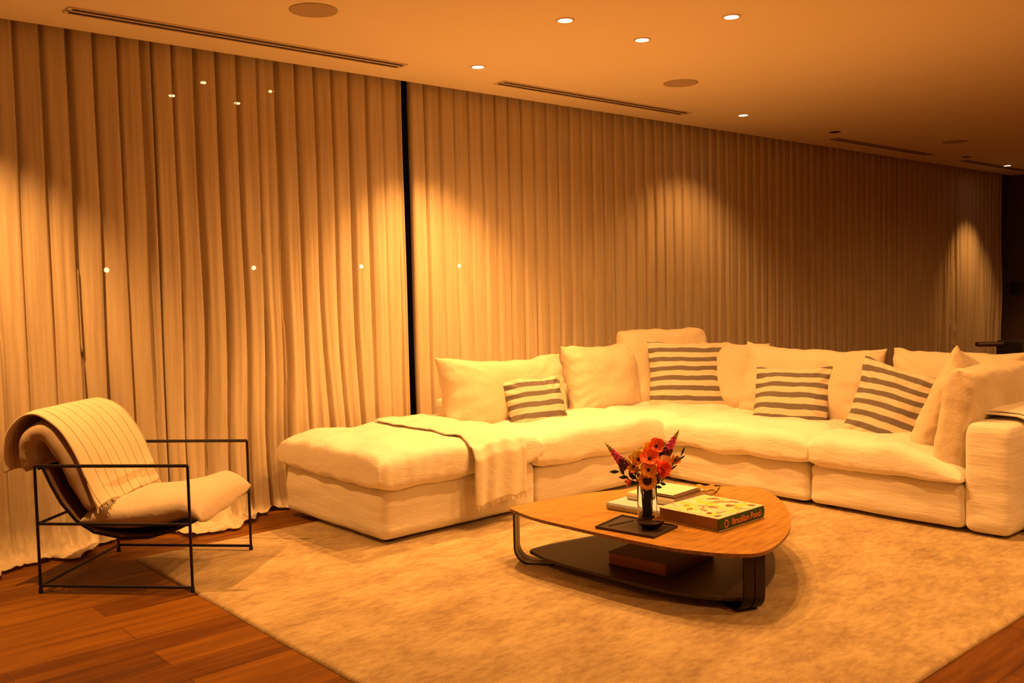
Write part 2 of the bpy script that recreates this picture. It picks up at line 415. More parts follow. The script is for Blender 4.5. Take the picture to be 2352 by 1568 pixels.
# ------------------------------------------------------------------ soft shapes
def softbox(name, c, d, m, parent, r=.05, wr=.010, seed=0, res=.035, droop=0, cx=(1.6, 1.6, 13)):
    """slipcovered block: rounded box with creases. c centre, d size"""
    bm = bmesh.new(); nx, ny, nn = [max(2, int(q/res)) for q in d]; hx, hy, hz = d[0]/2, d[1]/2, d[2]/2
    b = MB()
    def warp(p):
        q = Vector((max(-hx+r, min(hx-r, p.x)), max(-hy+r, min(hy-r, p.y)), max(-hz+r, min(hz-r, p.z))))
        n = p-q
        if n.length > 1e-6: n.normalize(); p2 = q+n*r
        else: n = Vector((0, 0, 0)); p2 = p
        g = Vector(p2)+Vector(c)
        a = wr*(fbm(g.x*cx[0]+seed, g.y*cx[1], g.z*cx[2], 3)+.6*abs(fbm(g.x*cx[0]*1.7, g.y*cx[1]*1.7+seed, g.z*cx[2]*1.6+2*nz(g.x, g.y, seed, 2), 2)))
        a += wr*.8*nz(g.x*3, g.y*3, g.z*3+seed)
        side = 1-abs(n.z)
        return p2+n*a*(.35+.65*side)
    for ax, sg in ((0, 1), (0, -1), (1, 1), (1, -1), (2, 1), (2, -1)):
        a1, a2 = [(1, 2), (0, 2), (0, 1)][ax]; h = (hx, hy, hz); cnt = (nx, ny, nn)
        def f(u, v):
            p = [0, 0, 0]; p[ax] = sg*h[ax]; p[a1] = h[a1]*(2*u-1); p[a2] = h[a2]*(2*v-1)
            return warp(Vector(p))
        b.grid(f, cnt[a1]+1, cnt[a2]+1)
    o = b.build(name, m, parent, merge=.0006, loc=c, angle=180)
    o.modifiers.new('soft', 'SUBSURF').levels = 1; o.modifiers['soft'].render_levels = 1
    return o
def pillow(name, w, h, t, m, parent=None, p=2.6, q=.55, pinch=.05, wr=.010, seed=0, n=52, sag=0, lump=.020, mtx=None, tb=None, ear=0):
    """stuffed cushion; local x width, y height, z thickness (t top half, tb bottom half)"""
    tb = tb or t; b = MB()
    rc = ear
    def f(sg):
        def g(u, v):
            a, c = 1-2*u, 2*v-1
            a = -math.copysign(sin(abs(a)*pi/2)**.9, a); c = math.copysign(sin(abs(c)*pi/2)**.9, c)
            e = max(0, (1-abs(a)**p)*(1-abs(c)**p))**q
            x = a*w/2*(1-pinch*(1-c*c)*abs(a)**2); y = c*h/2*(1-pinch*(1-a*a)*abs(c)**2)
            if rc: k2 = (abs(a)*abs(c))**6*rc; x *= 1-k2; y *= 1-k2
            if sag: y -= sag*(1-a*a)*max(0, c)**2; 
            zz = sg*e*(t if sg > 0 else tb)/1
            if e > .0001:
                edge = (1-e)
                zz += sg*lump*e**.5*fbm(x*4+seed, y*4, seed+sg, 2)
                zz += sg*wr*min(1, e*3)*(fbm(x*16+seed*3, y*5, sg, 3)*max(abs(a), .3)**2+fbm(x*5, y*16+seed, sg, 3)*max(abs(c), .3)**2)
                rad = wr*1.2*edge*sin(atan2(y, x)*26+3*nz(x*5, y*5, seed))
                zz += sg*rad*min(1, e*4)
            x += .014*nz(y*6, seed, 1); y += .016*nz(x*6, seed, 5)+.008*nz(x*15, seed, 7)
            return (x, y, zz)
        return g
    b.grid(f(1), n, n); b.grid(f(-1), n, n)
    o = b.build(name, m, parent, merge=.0004, mtx=mtx, angle=180)
    o.modifiers.new('soft', 'SUBSURF').levels = 1; o.modifiers['soft'].render_levels = 1
    return o
def place(x, y, z, yaw, lean, roll=0):
    return Matrix.Translation((x, y, z)) @ Matrix.Rotation(radians(yaw), 4, 'Z') @ Matrix.Rotation(radians(90-lean), 4, 'X') @ Matrix.Rotation(radians(roll), 4, 'Z')

# ------------------------------------------------------------------ sofa
G = 'pushed-together modules of the white slipcovered sofa'
BZ = .315   # top of the bases
def module(name, label, x0, x1, y0, y1, seed, cush, slabs, cat='sofa', BZ=.285, by0=None):
    cx, cy = (x0+x1)/2, (y0+y1)/2
    t = tag(empty(name, (cx, cy, 0)), label, cat, G)
    by0 = by0 or y0
    softbox('base', (0, (by0+y1)/2-cy, .03+(BZ-.03)/2+.005), (x1-x0-.006, y1-by0-.006, BZ-.03), M['linen_crease'], t, r=.035, wr=.012, seed=seed)
    for i, j in ((-1, -1), (1, -1), (1, 1), (-1, 1)):
        b = MB(); b.lathe([(.03, 0), (.032, .05)], (0, 0, 0), 14, (True, True)); b.build('foot', M['dark'], t, loc=(i*((x1-x0)/2-.1), j*((y1-y0)/2-.1), .015))
    a0, a1, b0, b1, zt = cush
    ht = (zt-BZ)
    pillow('seat_cushion', a1-a0, b1-b0, ht*.60, M['linen'], t, p=9, q=.27, pinch=.004, wr=.006, seed=seed+3, n=60, lump=.022, tb=ht*.42,
           mtx=Matrix.Translation(((a0+a1)/2-cx, (b0+b1)/2-cy, BZ-.012+ht*.42)))
    for k, (c, d, nm) in enumerate(slabs):
        softbox(nm, (c[0]-cx, c[1]-cy, c[2]), d, M['linen_crease'], t, r=.05, wr=.008, seed=seed+5+k, cx=(3, 3, 12))
    return t
FY = 4.38; BY = 5.52; FX = 5.30; RXX = 6.50
module('ottoman', 'white slipcovered ottoman with puffy top at the left end of the sofa', 2.855, 4.03, FY, BY, 1, (2.80, 4.055, 4.325, 5.53, .565), [], 'ottoman', .325)
module('sofa_module', 'white sofa section between the ottoman and the inner corner', 4.03, FX-.03, FY, BY, 12, (4.0, 5.28, 4.33, 5.26, .53),
       [((4.655, 5.39, .35), (1.21, .24, .62), 'backrest')])
module('sofa_module', 'white corner section of the sofa where the two runs meet', FX-.03, RXX, FY, BY, 23, (5.26, 6.24, 4.30, 5.26, .51),
       [((5.88, 5.39, .35), (1.21, .24, .62), 'backrest'), ((6.37, 4.83, .35), (.24, .87, .62), 'backrest')])
module('sofa_module', 'white sofa section right of the corner, behind the coffee table', FX, RXX, 3.205, FY, 34, (5.24, 6.24, 3.17, 4.34, .505),
       [((6.37, 3.79, .35), (.24, 1.15, .62), 'backrest')])
module('sofa_module', 'white end section of the sofa with the square armrest at the right', FX, RXX, 1.985, 3.20, 45, (5.25, 6.24, 2.235, 3.205, .50),
       [((6.37, 2.73, .35), (.24, .93, .62), 'backrest'), ((5.90, 2.115, .335), (1.19, .26, .62), 'armrest')], by0=2.235)

# the end seat cushion is pressed down next to the armrest
_d = [o for o in bpy.data.objects if o.name.startswith('seat_cushion') and o.parent.name == 'sofa_module.003'][0]
for q in _d.data.vertices:
    k_ = max(0, min(1, (-.06-q.co.y)/.42)); k_ = k_*k_*(3-2*k_)
    q.co.z -= k_*(.085*max(0, min(1, (q.co.z+.07)/.13)))
# back cushions
BC = 'loose cream back cushions along the sofa'
def cush(label, w, h, t, mt, seed, m='cushion', grp=BC, nm='back_cushion', **kw):
    return tag(pillow(nm, w, h, t, M[m], seed=seed, mtx=mt, **kw), label, 'cushion' if nm == 'back_cushion' else 'pillow', grp)
cush('wide cream back cushion behind the leftmost small striped pillow', 1.18, .55, .17, place(4.41, 5.10, .70, 0, 14, -2), 2, p=3, q=.5, sag=.035, pinch=.07)
cush('cream back cushion between the left wide one and the tall corner one', .80, .57, .155, place(5.47, 5.13, .715, 0, 13), 7, p=3.4, q=.5, sag=.02)
cush('tallest cream cushion standing across the sofa corner', .76, .66, .12, place(6.00, 4.96, .76, -40, 10), 11, p=4.5, q=.42, pinch=.02, ear=.07)
cush('cream cushion mostly hidden between the big striped pillow and the wide right one', .62, .54, .12, place(6.20, 4.42, .71, -84, 12), 15, p=3.4, q=.5)
cush('wide cream back cushion behind the small striped pillow on the right run', 1.13, .58, .17, place(6.07, 3.67, .700, -90, 15, -1), 19, p=3, q=.5, sag=.02, pinch=.06)
cush('cream back cushion seen over the top of the tilted striped pillow', .85, .54, .13, place(6.14, 2.66, .71, -90, 12), 23, p=3.2, q=.5)
cush('cream cushion leaning at the armrest, its peak rising behind the boxy cushion', .66, .72, .10, place(5.80, 2.50, .615, 176, 14, 20), 27, p=3.4, q=.5)
cush('big boxy cream cushion leaning over the square armrest at the right edge', .96, .68, .105, place(5.80, 2.32, .595, 180, 8), 31, p=8, q=.30, pinch=.02)
ST = 'grey and cream striped throw pillows on the sofa'
cush('smallest striped pillow, leaning on the wide cushion at the left', .50, .42, .075, place(4.49, 4.86, .605, -8, 18, 1), 41, 'stripe', ST, 'striped_pillow', p=2.6, q=.6, pinch=.06)
cush('large striped pillow in front of the tall corner cushion', .67, .62, .10, place(5.96, 4.65, .685, -42, 12, -1), 43, 'stripe', ST, 'striped_pillow', p=2.6, q=.6, pinch=.06)
cush('striped pillow in the middle of the wide cushion on the right run', .56, .45, .08, place(5.83, 3.66, .625, -80, 20, 2), 47, 'stripe', ST, 'striped_pillow', p=2.6, q=.6, pinch=.06)
cush('tilted striped pillow squeezed in next to the cushions at the armrest', .64, .62, .085, place(5.72, 2.80, .585, -62, 22, -18), 53, 'stripe', ST, 'striped_pillow', p=2.6, q=.6, pinch=.06)

# throw over the ottoman
def fringe(b, a, c, n, ln, drop=(0, 0, -1)):
    a, c = Vector(a), Vector(c)
    for i in range(n):
        p = a.lerp(c, (i+.5)/n); l = ln*random.uniform(.7, 1.2); j = Vector((random.uniform(-.006, .006), random.uniform(-.004, .004), 0))
        b.tube([p, p+Vector(drop)*l*.5+j, p+Vector(drop)*l+j*1.6], [.0022, .0018, .001], 4, False)
from mathutils.bvhtree import BVHTree
_oc = [o for o in bpy.data.objects if o.name.startswith('seat_cushion')][0]
_bv = BVHTree.FromPolygons([v.co + Vector((3.4275, 4.9275, .4138)) for v in _oc.data.vertices], [tuple(p.vertices) for p in _oc.data.polygons])
def ott_top(x, y):
    h = _bv.ray_cast(Vector((x, y, 2)), Vector((0, 0, -1)))[0]
    return h.z-.010 if h else ott_old(x, y)
def ott_old(x, y):   # matches the ottoman cushion's upper surface
    a = (x-3.4275)/.6275; c = (y-4.9275)/.6025
    a = max(-1, min(1, a)); c = max(-1, min(1, c))
    return .313+.101+.144*max(0, (1-abs(a)**6.5)*(1-abs(c)**6.5))**.32
t = tag(empty('throw_blanket', (3.65, 4.31, 0)), 'cream fringed throw laid across the ottoman and hanging down its front', 'blanket')
b = MB()
def thr(u, v):
    x = 3.45+.40*u; L1 = 1.03; s = v*(L1+.35)
    if s < L1: y = 5.36-s; z = ott_top(x, max(y, 4.345))+.024
    else: y = 4.33; z = ott_top(x, 4.345)+.024-(s-L1)
    if s > L1-.05:
        k = min(1, (s-L1+.05)/.12); y -= .045*k+.012*k*(1+sin(u*19+2*nz(u*3, s, 1)))*.8
        y += .015*max(0, (s-L1-.2))
    x += .012*nz(s*3, u*2, 4)-.03*max(0, s-L1)*(1 if u < .5 else .3)
    z += .006*fbm(x*6, s*5, 2, 2) if s < L1 else 0
    return (x-3.65, y-4.31, z)
b.grid(thr, 30, 110); b.build('cloth', M['throw'], t, solid=.006, angle=180)
b = MB()
zf = thr(0, 1)[2]
for i in range(60):
    u = (i+.5)/60; p = Vector(thr(u, 1)); l = random.uniform(.02, .035); j = Vector((random.uniform(-.006, .006), random.uniform(-.004, .004), 0))
    b.tube([p, p+Vector((0, 0, -l*.5))+j, p+Vector((0, 0, -l))+j*1.5], [.003, .0025, .0012], 4, False)
fo = b.build('fringe', M['throw'], t); fo['kind'] = 'stuff'

# throw over the right armrest
t = tag(empty('throw_blanket', (5.98, 2.1, 0)), 'folded cream throw draped over the armrest at the right edge', 'blanket')
for lay, (xa, xb, off, mz) in enumerate(((5.50, 6.28, .012, .03), (5.53, 6.30, .026, .10))):
    b = MB()
    path = [(2.285, .53), (2.262, .60), (2.235, .648), (2.19, .664), (2.11, .666), (2.03, .663), (1.975, .645), (1.955, .60), (1.950, .45), (1.948, .30), (1.944, .16), (1.94, mz)]
    path = [(y+(off if y > 2.2 else -off if y < 2.0 else 0), z+(off if z > .6 else 0)) for y, z in path]
    def f(u, v):
        q = v*(len(path)-1); i = min(int(q), len(path)-2); w = q-i
        y = path[i][0]*(1-w)+path[i+1][0]*w; z = path[i][1]*(1-w)+path[i+1][1]*w
        fo = max(0, v-.55)
        y -= .012*fo*(1+sin(u*16+lay*2))
        return (xa+(xb-xa)*u+.01*nz(v*5, lay, 2)-5.98-.05*fo*(1-u), y-2.1, z+.003*nz(u*6, v*6, lay))
    b.grid(f, 40, 60); b.build('fold', M['throw'], t, solid=.010, angle=180)

# ------------------------------------------------------------------ coffee table
TS = 1.074; TZ = .290
out = [(2.966, 3.398), (2.975, 3.440), (3.044, 3.449), (3.19, 3.442), (3.342, 3.411), (3.48, 3.385), (3.60, 3.345), (3.71, 3.29), (3.804, 3.219), (3.90, 3.15), (3.984, 3.071), (4.07, 2.985), (4.138, 2.903),
       (4.175, 2.845), (4.17, 2.79), (4.09, 2.66), (3.966, 2.531), (3.84, 2.42), (3.695, 2.32), (3.561, 2.24), (3.445, 2.19), (3.332, 2.152), (3.25, 2.130), (3.175, 2.127), (3.13, 2.140), (3.095, 2.174), (3.045, 2.24), (3.01, 2.323), (2.975, 2.42),
       (2.962, 2.511), (2.950, 2.63), (2.942, 2.748), (2.935, 2.87), (2.930, 2.996), (2.925, 3.10), (2.925, 3.191), (2.94, 3.30)]
out = [(x*TS, y*TS) for x, y in out]
n0 = len(out); TC = Vector((3.66, 3.00))
def smooth_closed(p, it=2):
    for _ in range(it):
        q = []
        for i in range(len(p)):
            a, c = p[i], p[(i+1) % len(p)]
            q += [(a[0]*.75+c[0]*.25, a[1]*.75+c[1]*.25), (a[0]*.25+c[0]*.75, a[1]*.25+c[1]*.75)]
        p = q
    return p
poly = smooth_closed(out, 2)
tb = tag(empty('coffee_table', (TC.x, TC.y, 0)), 'low three-cornered wooden coffee table with bowed sides and a dark lower shelf', 'table')
A = Vector((3.19, 3.66)); B = Vector((3.395, 2.30)); Cc = Vector((4.465, 3.05))
cor = [A, B, Cc]; angs = [atan2(p.y-TC.y, p.x-TC.x) for p in cor]
def sector(x, y):
    a = atan2(y-TC.y, x-TC.x)
    def inb(a, s, e):
        while e < s: e += 2*pi
        while a < s: a += 2*pi
        return a <= e
    if inb(a, angs[0], angs[1]): return 0
    if inb(a, angs[1], angs[2]): return 1
    return 2
woods = [wood('veneer_front_wedge', radians(81)), wood('veneer_right_wedge', -radians(48)), wood('veneer_back_wedge', -radians(155))]
b = MB(); N_ = len(poly)
for ring in range(1):
    for i in range(N_):
        p, q = poly[i], poly[(i+1) % N_]; b.cur = sector((p[0]+q[0])/2, (p[1]+q[1])/2)
        b.add([(TC.x, TC.y, TZ), (*p, TZ), (*q, TZ)], [(0, 1, 2)])
        b.add([(TC.x, TC.y, TZ-.016), (*q, TZ-.016), (*p, TZ-.016)], [(0, 1, 2)])
        b.cur = 3; b.add([(*p, TZ), (*p, TZ-.016), (*q, TZ-.016), (*q, TZ)], [(0, 1, 2, 3)])
b.v = [(x-TC.x, y-TC.y, z) for x, y, z in b.v]
b.build('tabletop', woods+[wood('veneer_edge', 0, ((.10, .04, .02), (.24, .10, .04), (.33, .15, .06)))], tb, smooth=False, merge=.0001)
b = MB(); sh = [((x-TC.x)*.875, (y-TC.y)*.875) for x, y in poly]; b.prism(sh, .055, .070); b.build('lower_shelf', M['shelf'], tb, smooth=False)
for p in cor:
    d = Vector((TC.x-p.x, TC.y-p.y)).normalized(); sd = Vector((-d.y, d.x)); p0 = Vector((p.x-TC.x, p.y-TC.y))+d*.02
    b = MB()
    for off in (-.029, .029):
        prof = [(-.004, TZ-.017), (-.004, .10)]+[(-.004+.088*(1-cos(a)), .10-.088*sin(a)) for a in [radians(q) for q in range(10, 91, 10)]]+[(.14, .012), (.20, .014), (.24, .055)]
        th = .010; w = .025
        rows = []
        for i, (s, z) in enumerate(prof):
            a = prof[max(i-1, 0)]; c = prof[min(i+1, len(prof)-1)]; tx, tz = c[0]-a[0], c[1]-a[1]; l = hypot(tx, tz); nx_, nz_ = -tz/l, tx/l
            for (k, h) in ((-1, 0), (1, 0), (1, 1), (-1, 1)):
                q = p0+d*(s+nx_*th*h)+sd*(off+k*w); rows.append((q.x, q.y, z+nz_*th*h))
        fs = []
        for i in range(len(prof)-1):
            for k in range(4): fs.append((i*4+k, i*4+(k+1) % 4, i*4+4+(k+1) % 4, i*4+4+k))
        fs += [(0, 1, 2, 3), tuple(len(prof)*4-4+k for k in range(4))]
        b.add(rows, fs)
    b.build('leg', M['bronze'], tb, smooth=True, angle=30)

# ------------------------------------------------------------------ things on the table
def book(label, pts, z0, h, cover, page=None, spine_edge=None, name='book', cover2=None, parts=True, group=None):
    """pts = four corners; spine on edge 0-1. Cover boards + page block"""
    P = [Vector((*p, 0)) for p in pts]; c = sum(P, Vector())/4
    t = tag(empty(name, (c.x, c.y, z0)), label, 'book', group); Q = [p-c for p in P]
    th = .003; ins = .006
    def ring(k): return [(q*(1-k/q.length)).to_tuple()[:2] for q in Q]
    b = MB(); b.prism(ring(.0), 0, th); b.prism(ring(.0), h-th, h)
    e = (Q[1]-Q[0]).normalized(); nn = Vector((e.y, -e.x, 0)); nn = nn if nn.dot(Q[0]) > 0 else -nn
    # rounded spine along edge 0-1
    ns = 8
    prof = [(nn*(.007*sin(pi*i/ns)-.001), h*i/ns) for i in range(ns+1)]
    vs = []; 
    for k in (0, 1):
        for o_, z in prof: q = Q[k]+o_; vs.append((q.x, q.y, z))
    for k in (0, 1):
        for o_, z in prof: q = Q[k]-nn*.003; vs.append((q.x, q.y, z))
    m_ = ns+1; fs = [(i, i+1, m_+i+1, m_+i) for i in range(ns)]
    fs += [(i, i+1, 2*m_+i+1, 2*m_+i) for i in range(ns)]+[(m_+i, m_+i+1, 3*m_+i+1, 3*m_+i) for i in range(ns)]+[(2*m_+i, 2*m_+i+1, 3*m_+i+1, 3*m_+i) for i in range(ns)]
    b.cur = 1 if cover2 else 0; b.add(vs, fs); cv = b.build('cover', [cover, cover2] if cover2 else cover, t, smooth=True, angle=35)
    b = MB(); b.prism(ring(ins*1.3), th, h-th); b.build('pages', page or M['paper'], t, smooth=False)
    return t, c, Q, nn, e
def sc(p, s): return (p[0]*s, p[1]*s)
def rect(p0, p1, wid):    # rectangle from edge p0->p1 and width to its left
    p0, p1 = Vector(p0), Vector(p1); e = (p1-p0).normalized(); n = Vector((-e.y, e.x))*wid
    return [tuple(p0), tuple(p1), tuple(p1+n), tuple(p0+n)]
# cookbook
m = mat('cookbook_cover', (.8, .7, .5), .35); M['cook'] = m; k = N(m); v = k.coord()
n_ = k.n('ShaderNodeTexVoronoi'); n_.inputs['Scale'].default_value = 27; dv = k.n('ShaderNodeVectorMath', operation='ADD'); nn_ = k.n('ShaderNodeTexNoise'); nn_.inputs['Scale'].default_value = 9
k.l(v, nn_.inputs['Vector']); scv = k.n('ShaderNodeVectorMath', operation='SCALE'); scv.inputs['Scale'].default_value = .12; k.l(nn_.outputs['Color'], scv.inputs[0]); k.l(v, dv.inputs[0]); k.l(scv.outputs[0], dv.inputs[1]); k.l(dv.outputs[0], n_.inputs['Vector'])
sp = k.n('ShaderNodeSeparateColor'); k.l(n_.outputs['Color'], sp.inputs[0])
pic = k.ramp(sp.outputs[0], [(0, (.22, .10, .04)), (.12, (.80, .66, .08)), (.30, (.82, .74, .54)), (.55, (.82, .68, .16)), (.68, (.34, .30, .12)), (.76, (.80, .66, .48)), (.94, (.72, .22, .08))])
pic.node.color_ramp.interpolation = 'CONSTANT'
k.l(pic, k.b.inputs['Base Color'])
M['cook_border'] = mat('cookbook_cream_border', (.80, .70, .52), .4); k = N(M['cook_border']); k.l(k.ramp(k.noise(k.coord(), 60, 2), [(.56, (.80, .70, .52)), (.64, (.62, .36, .24))]), k.b.inputs['Base Color'])
M['green'] = mat('dark_green_cookbook_spine', (.035, .075, .018), .45)
M['orange_ink'] = mat('orange_spine_lettering', (.75, .24, .06), .6)
sB = 1.0265
z_t = TZ
cb = rect(sc((3.462, 2.553), sB), sc((3.818, 2.539), sB), .31)
# spine edge: front right corner -> right corner
p0 = Vector((3.548, 2.612)); p1 = Vector((3.925, 2.618)); cbp = rect(p0, p1, .355)
t, c, Q, nn, e = book('thick cookbook with fruit pictures on the cover and a green spine', cbp, z_t+.001, .062, M['cook_border'], mat('cookbook_page_block', (.40, .24, .13), .9), name='cookbook', cover2=M['green'])
b = MB()
def inset(Q, fr): return [(q*fr).to_tuple()[:2] for q in Q]
ins = inset(Q, .86); e2 = (Q[3]-Q[0])*.03; b.prism(ins, .0618, .0626); b.build('cover_picture', M['cook'], t, smooth=False)
def text(body, size, m, parent, mtx, name='lettering', ext=.0004, offset=0, spacing=1.0):
    cu = bpy.data.curves.new(name, 'FONT'); cu.body = body; cu.size = size; cu.extrude = ext; cu.align_x = 'LEFT'; cu.align_y = 'CENTER'; cu.offset = offset; cu.space_character = spacing
    tmp = bpy.data.objects.new(name+'_tmp', cu); S.collection.objects.link(tmp)
    dg = bpy.context.evaluated_depsgraph_get(); me = bpy.data.meshes.new_from_object(tmp.evaluated_get(dg)); bpy.data.objects.remove(tmp)
    me.materials.clear(); me.materials.append(m); me.name = name
    o = bpy.data.objects.new(name, me); S.collection.objects.link(o); o.parent = parent; o.matrix_local = mtx; return o
ex = Vector((e.x, e.y, 0)); up = Vector((0, 0, 1)); fn_ = ex.cross(up)
base = Matrix((( ex.x, 0, fn_.x, 0), (ex.y, 0, fn_.y, 0), (0, 1, 0, 0), (0, 0, 0, 1)))
def onspine(s, z, o_=.0066): q = Q[0]+ex*s+nn*o_; return Matrix.Translation((q.x, q.y, z)) @ base
text('Brazilian Food', .042, M['orange_ink'], t, onspine(.100, .031), offset=.0006)
b = MB()
for i in range(24):
    a, a2 = 2*pi*i/24, 2*pi*(i+1)/24
    b.add([(.0165*cos(a), .0205*sin(a), 0), (.0165*cos(a2), .0205*sin(a2), 0), (.011*cos(a2), .014*sin(a2), 0), (.011*cos(a), .014*sin(a), 0)], [(0, 1, 2, 3)])
    b.add([(.0165*cos(a), .0205*sin(a), .0005), (.0165*cos(a2), .0205*sin(a2), .0005), (.011*cos(a2), .014*sin(a2), .0005), (.011*cos(a), .014*sin(a), .0005)], [(0, 1, 2, 3)])
b.build('ring_emblem', M['orange_ink'], t, mtx=onspine(.055, .031), smooth=False)
# stack behind the vase
M['blue_cover'] = mat('pale_blue_book_cover', (.50, .56, .62), .6); M['cream_cover'] = mat('cream_book_cover', (.80, .72, .52), .6)
M['brown_cover'] = mat('dark_brown_notebook', (.12, .05, .03), .6); M['tan_cover'] = mat('tan_spine', (.55, .33, .15), .7)
bs = 'books stacked behind the flower vase'
book('large pale blue book at the bottom of the stack behind the vase', rect((3.575, 2.935), (3.53, 3.30), -.34), z_t+.001, .034, M['blue_cover'], mat('warm_page_block', (.66, .42, .24), .9), group=bs)
book('thick cream book in the middle of the stack behind the vase', rect((3.69, 2.985), (3.655, 3.27), -.30), z_t+.0365, .036, M['cream_cover'], mat('tan_page_block', (.60, .45, .28), .9), group=bs)
book('thin cream notebook with dark edges topmost of the stack behind the vase', rect((3.70, 2.985), (3.68, 3.22), -.24), z_t+.074, .012, M['brown_cover'], mat('pale_pages', (.7, .6, .4), .9), group=bs)
book('pale thin pad lying on the dark notebook, under the flowers', rect((3.705, 3.0), (3.685, 3.215), -.225), z_t+.0875, .004, M['cream_cover'], group=bs)
book('thick dark red book lying on the lower shelf of the table', rect((3.395, 2.80), (3.83, 2.85), .34), .0712, .062, mat('dark_red_cover', (.13, .035, .02), .6), mat('red_brown_page_block', (.36, .13, .07), .9))

# tray
ty = [sc(p, 1.0177*1.0) for p in ((3.141, 3.019), (3.355, 3.062), (3.41, 2.90), (3.362, 2.731), (3.191, 2.712))]
tr_c = Vector((3.36, 2.90))
tro = tag(empty('tray', (tr_c.x, tr_c.y, z_t)), 'flat dark metal tray under the glass bowl at the foot of the vase', 'tray')
def rr(p, cxy, k): return [(cxy.x+(x-cxy.x)*k-cxy.x, cxy.y+(y-cxy.y)*k-cxy.y) for x, y in p]
tp = [(3.205, 3.075), (3.46, 3.135), (3.485, 2.80), (3.255, 2.755)]
M['tray'] = mat('dark_pewter_tray', (.07, .05, .04), .4, Metallic=.6)
tcc = sum((Vector(p) for p in tp), Vector((0, 0)))/4
rel = lambda p, k: (tcc.x+(p[0]-tcc.x)*k-tr_c.x, tcc.y+(p[1]-tcc.y)*k-tr_c.y)
b = MB(); b.prism([rel(p, 1) for p in tp], .001, .008)
for i in range(4):
    a, c_, d_, e_ = rel(tp[i], 1), rel(tp[(i+1) % 4], 1), rel(tp[(i+1) % 4], .95), rel(tp[i], .95)
    b.prism([a, c_, d_, e_], .008, .0125)
b.build('base', M['tray'], tro, smooth=False)
b = MB(); b.prism([rel((3.43, 3.03), .86), rel((3.44, 3.11), .9), rel((3.30, 3.08), .9), rel((3.25, 3.05), .9)], .0082, .0115)
b.build('raised_lip', M['tray'], tro, smooth=False)
# bowl
bw = tag(empty('glass_bowl', (3.372, 2.872, z_t+.0085)), 'small smoked glass bowl on the dark tray in front of the vase', 'bowl')
b = MB(); b.lathe([(.001, .001), (.030, .001), (.050, .010), (.064, .028), (.068, .036), (.065, .036), (.060, .028), (.043, .013), (.028, .006), (.001, .006)], n=36); b.build('bowl', M['smoked'], bw)
b = MB(); b.lathe([(.001, .020), (.040, .020), (.046, .0225), (.001, .024)], n=30); b.build('contents', M['shelf'], bw)

# clear glass ashtray behind the cookbook
ag = tag(empty('glass_dish', (4.15, 3.14, z_t+.001)), 'clear glass dish with wavy rim behind the cookbook', 'dish')
b = MB(); n = 48; prof = [(.001, .002), (.05, .002), (.066, .012), (.078, .034), (.074, .036), (.060, .016), (.046, .009), (.001, .009)]
vs = []
for r, z in prof:
    for q in range(n):
        a = 2*pi*q/n; rr_ = r*(1+.05*sin(6*a)*(z > .01)); vs.append((rr_*cos(a), rr_*sin(a), z+(.006*sin(6*a+1) if z > .03 else 0)))
fs = [(i*n+q, i*n+(q+1) % n, (i+1)*n+(q+1) % n, (i+1)*n+q) for i in range(len(prof)-1) for q in range(n)]
b.add(vs, fs); b.build('dish', M['glass'], ag)
# vase and flowers
VX, VY, VZ = 3.462, 2.968, z_t
M['vase_glass'] = glass('thin_vase_glass', (1, 1, 1), 0, 1.12)
vs_ = tag(empty('glass_vase', (VX, VY, VZ)), 'clear cylindrical glass vase holding the flowers on the table', 'vase')
b = MB(); b.lathe([(.001, .001), (.046, .001), (.048, .004), (.048, .185), (.0465, .187), (.045, .185), (.045, .012), (.001, .012)], n=40); b.build('glass', M['vase_glass'], vs_)
b = MB(); b.lathe([(.001, .0125), (.0447, .0125), (.0447, .045), (.001, .045)], n=40); b.build('water', M['water'], vs_)
green = mat('dark_green_stem', (.030, .045, .012), .6); leafm = mat('dark_green_leaf', (.035, .055, .015), .6)
def petal_mat(n, c): 
    m = mat(n, c, .6); m.node_tree.nodes['Principled BSDF'].inputs['Subsurface Weight'].default_value = 0; return m
PM = {'orange': petal_mat('orange_petal', (.95, .44, .05)), 'red': petal_mat('orange_red_petal', (.97, .17, .05)), 'yellow': petal_mat('yellow_petal', (.97, .74, .10)),
      'peach': petal_mat('peach_petal', (.97, .66, .32)), 'pink': petal_mat('magenta_petal', (.75, .09, .32)), 'deep': petal_mat('dark_plum_petal', (.10, .012, .03)), 'centre': mat('dark_flower_centre', (.03, .008, .006), .8)}
def stem_pts(head, k):
    a = Vector((VX+.022*cos(k*2.4), VY+.022*sin(k*2.4), VZ+.02)); h = Vector(head)
    m1 = Vector((VX+.030*cos(k*2.4+.6), VY+.030*sin(k*2.4+.6), VZ+.175)); m1 = m1*.7+Vector((VX+(h.x-VX)*.28, VY+(h.y-VY)*.28, VZ+.185))*.3
    pts = []
    for i in range(9):
        t_ = i/8; p = a*(1-t_)**2+m1*2*t_*(1-t_)+h*t_*t_; pts.append(p)
    # keep inside the glass below the rim
    for i, p in enumerate(pts):
        if p.z < VZ+.19:
            d = Vector((p.x-VX, p.y-VY)); 
            if d.length > .026: d = d.normalized()*.026; p.x, p.y = VX+d.x, VY+d.y
    return pts
CAMD = Vector((-.758, -.65, .22)).normalized()
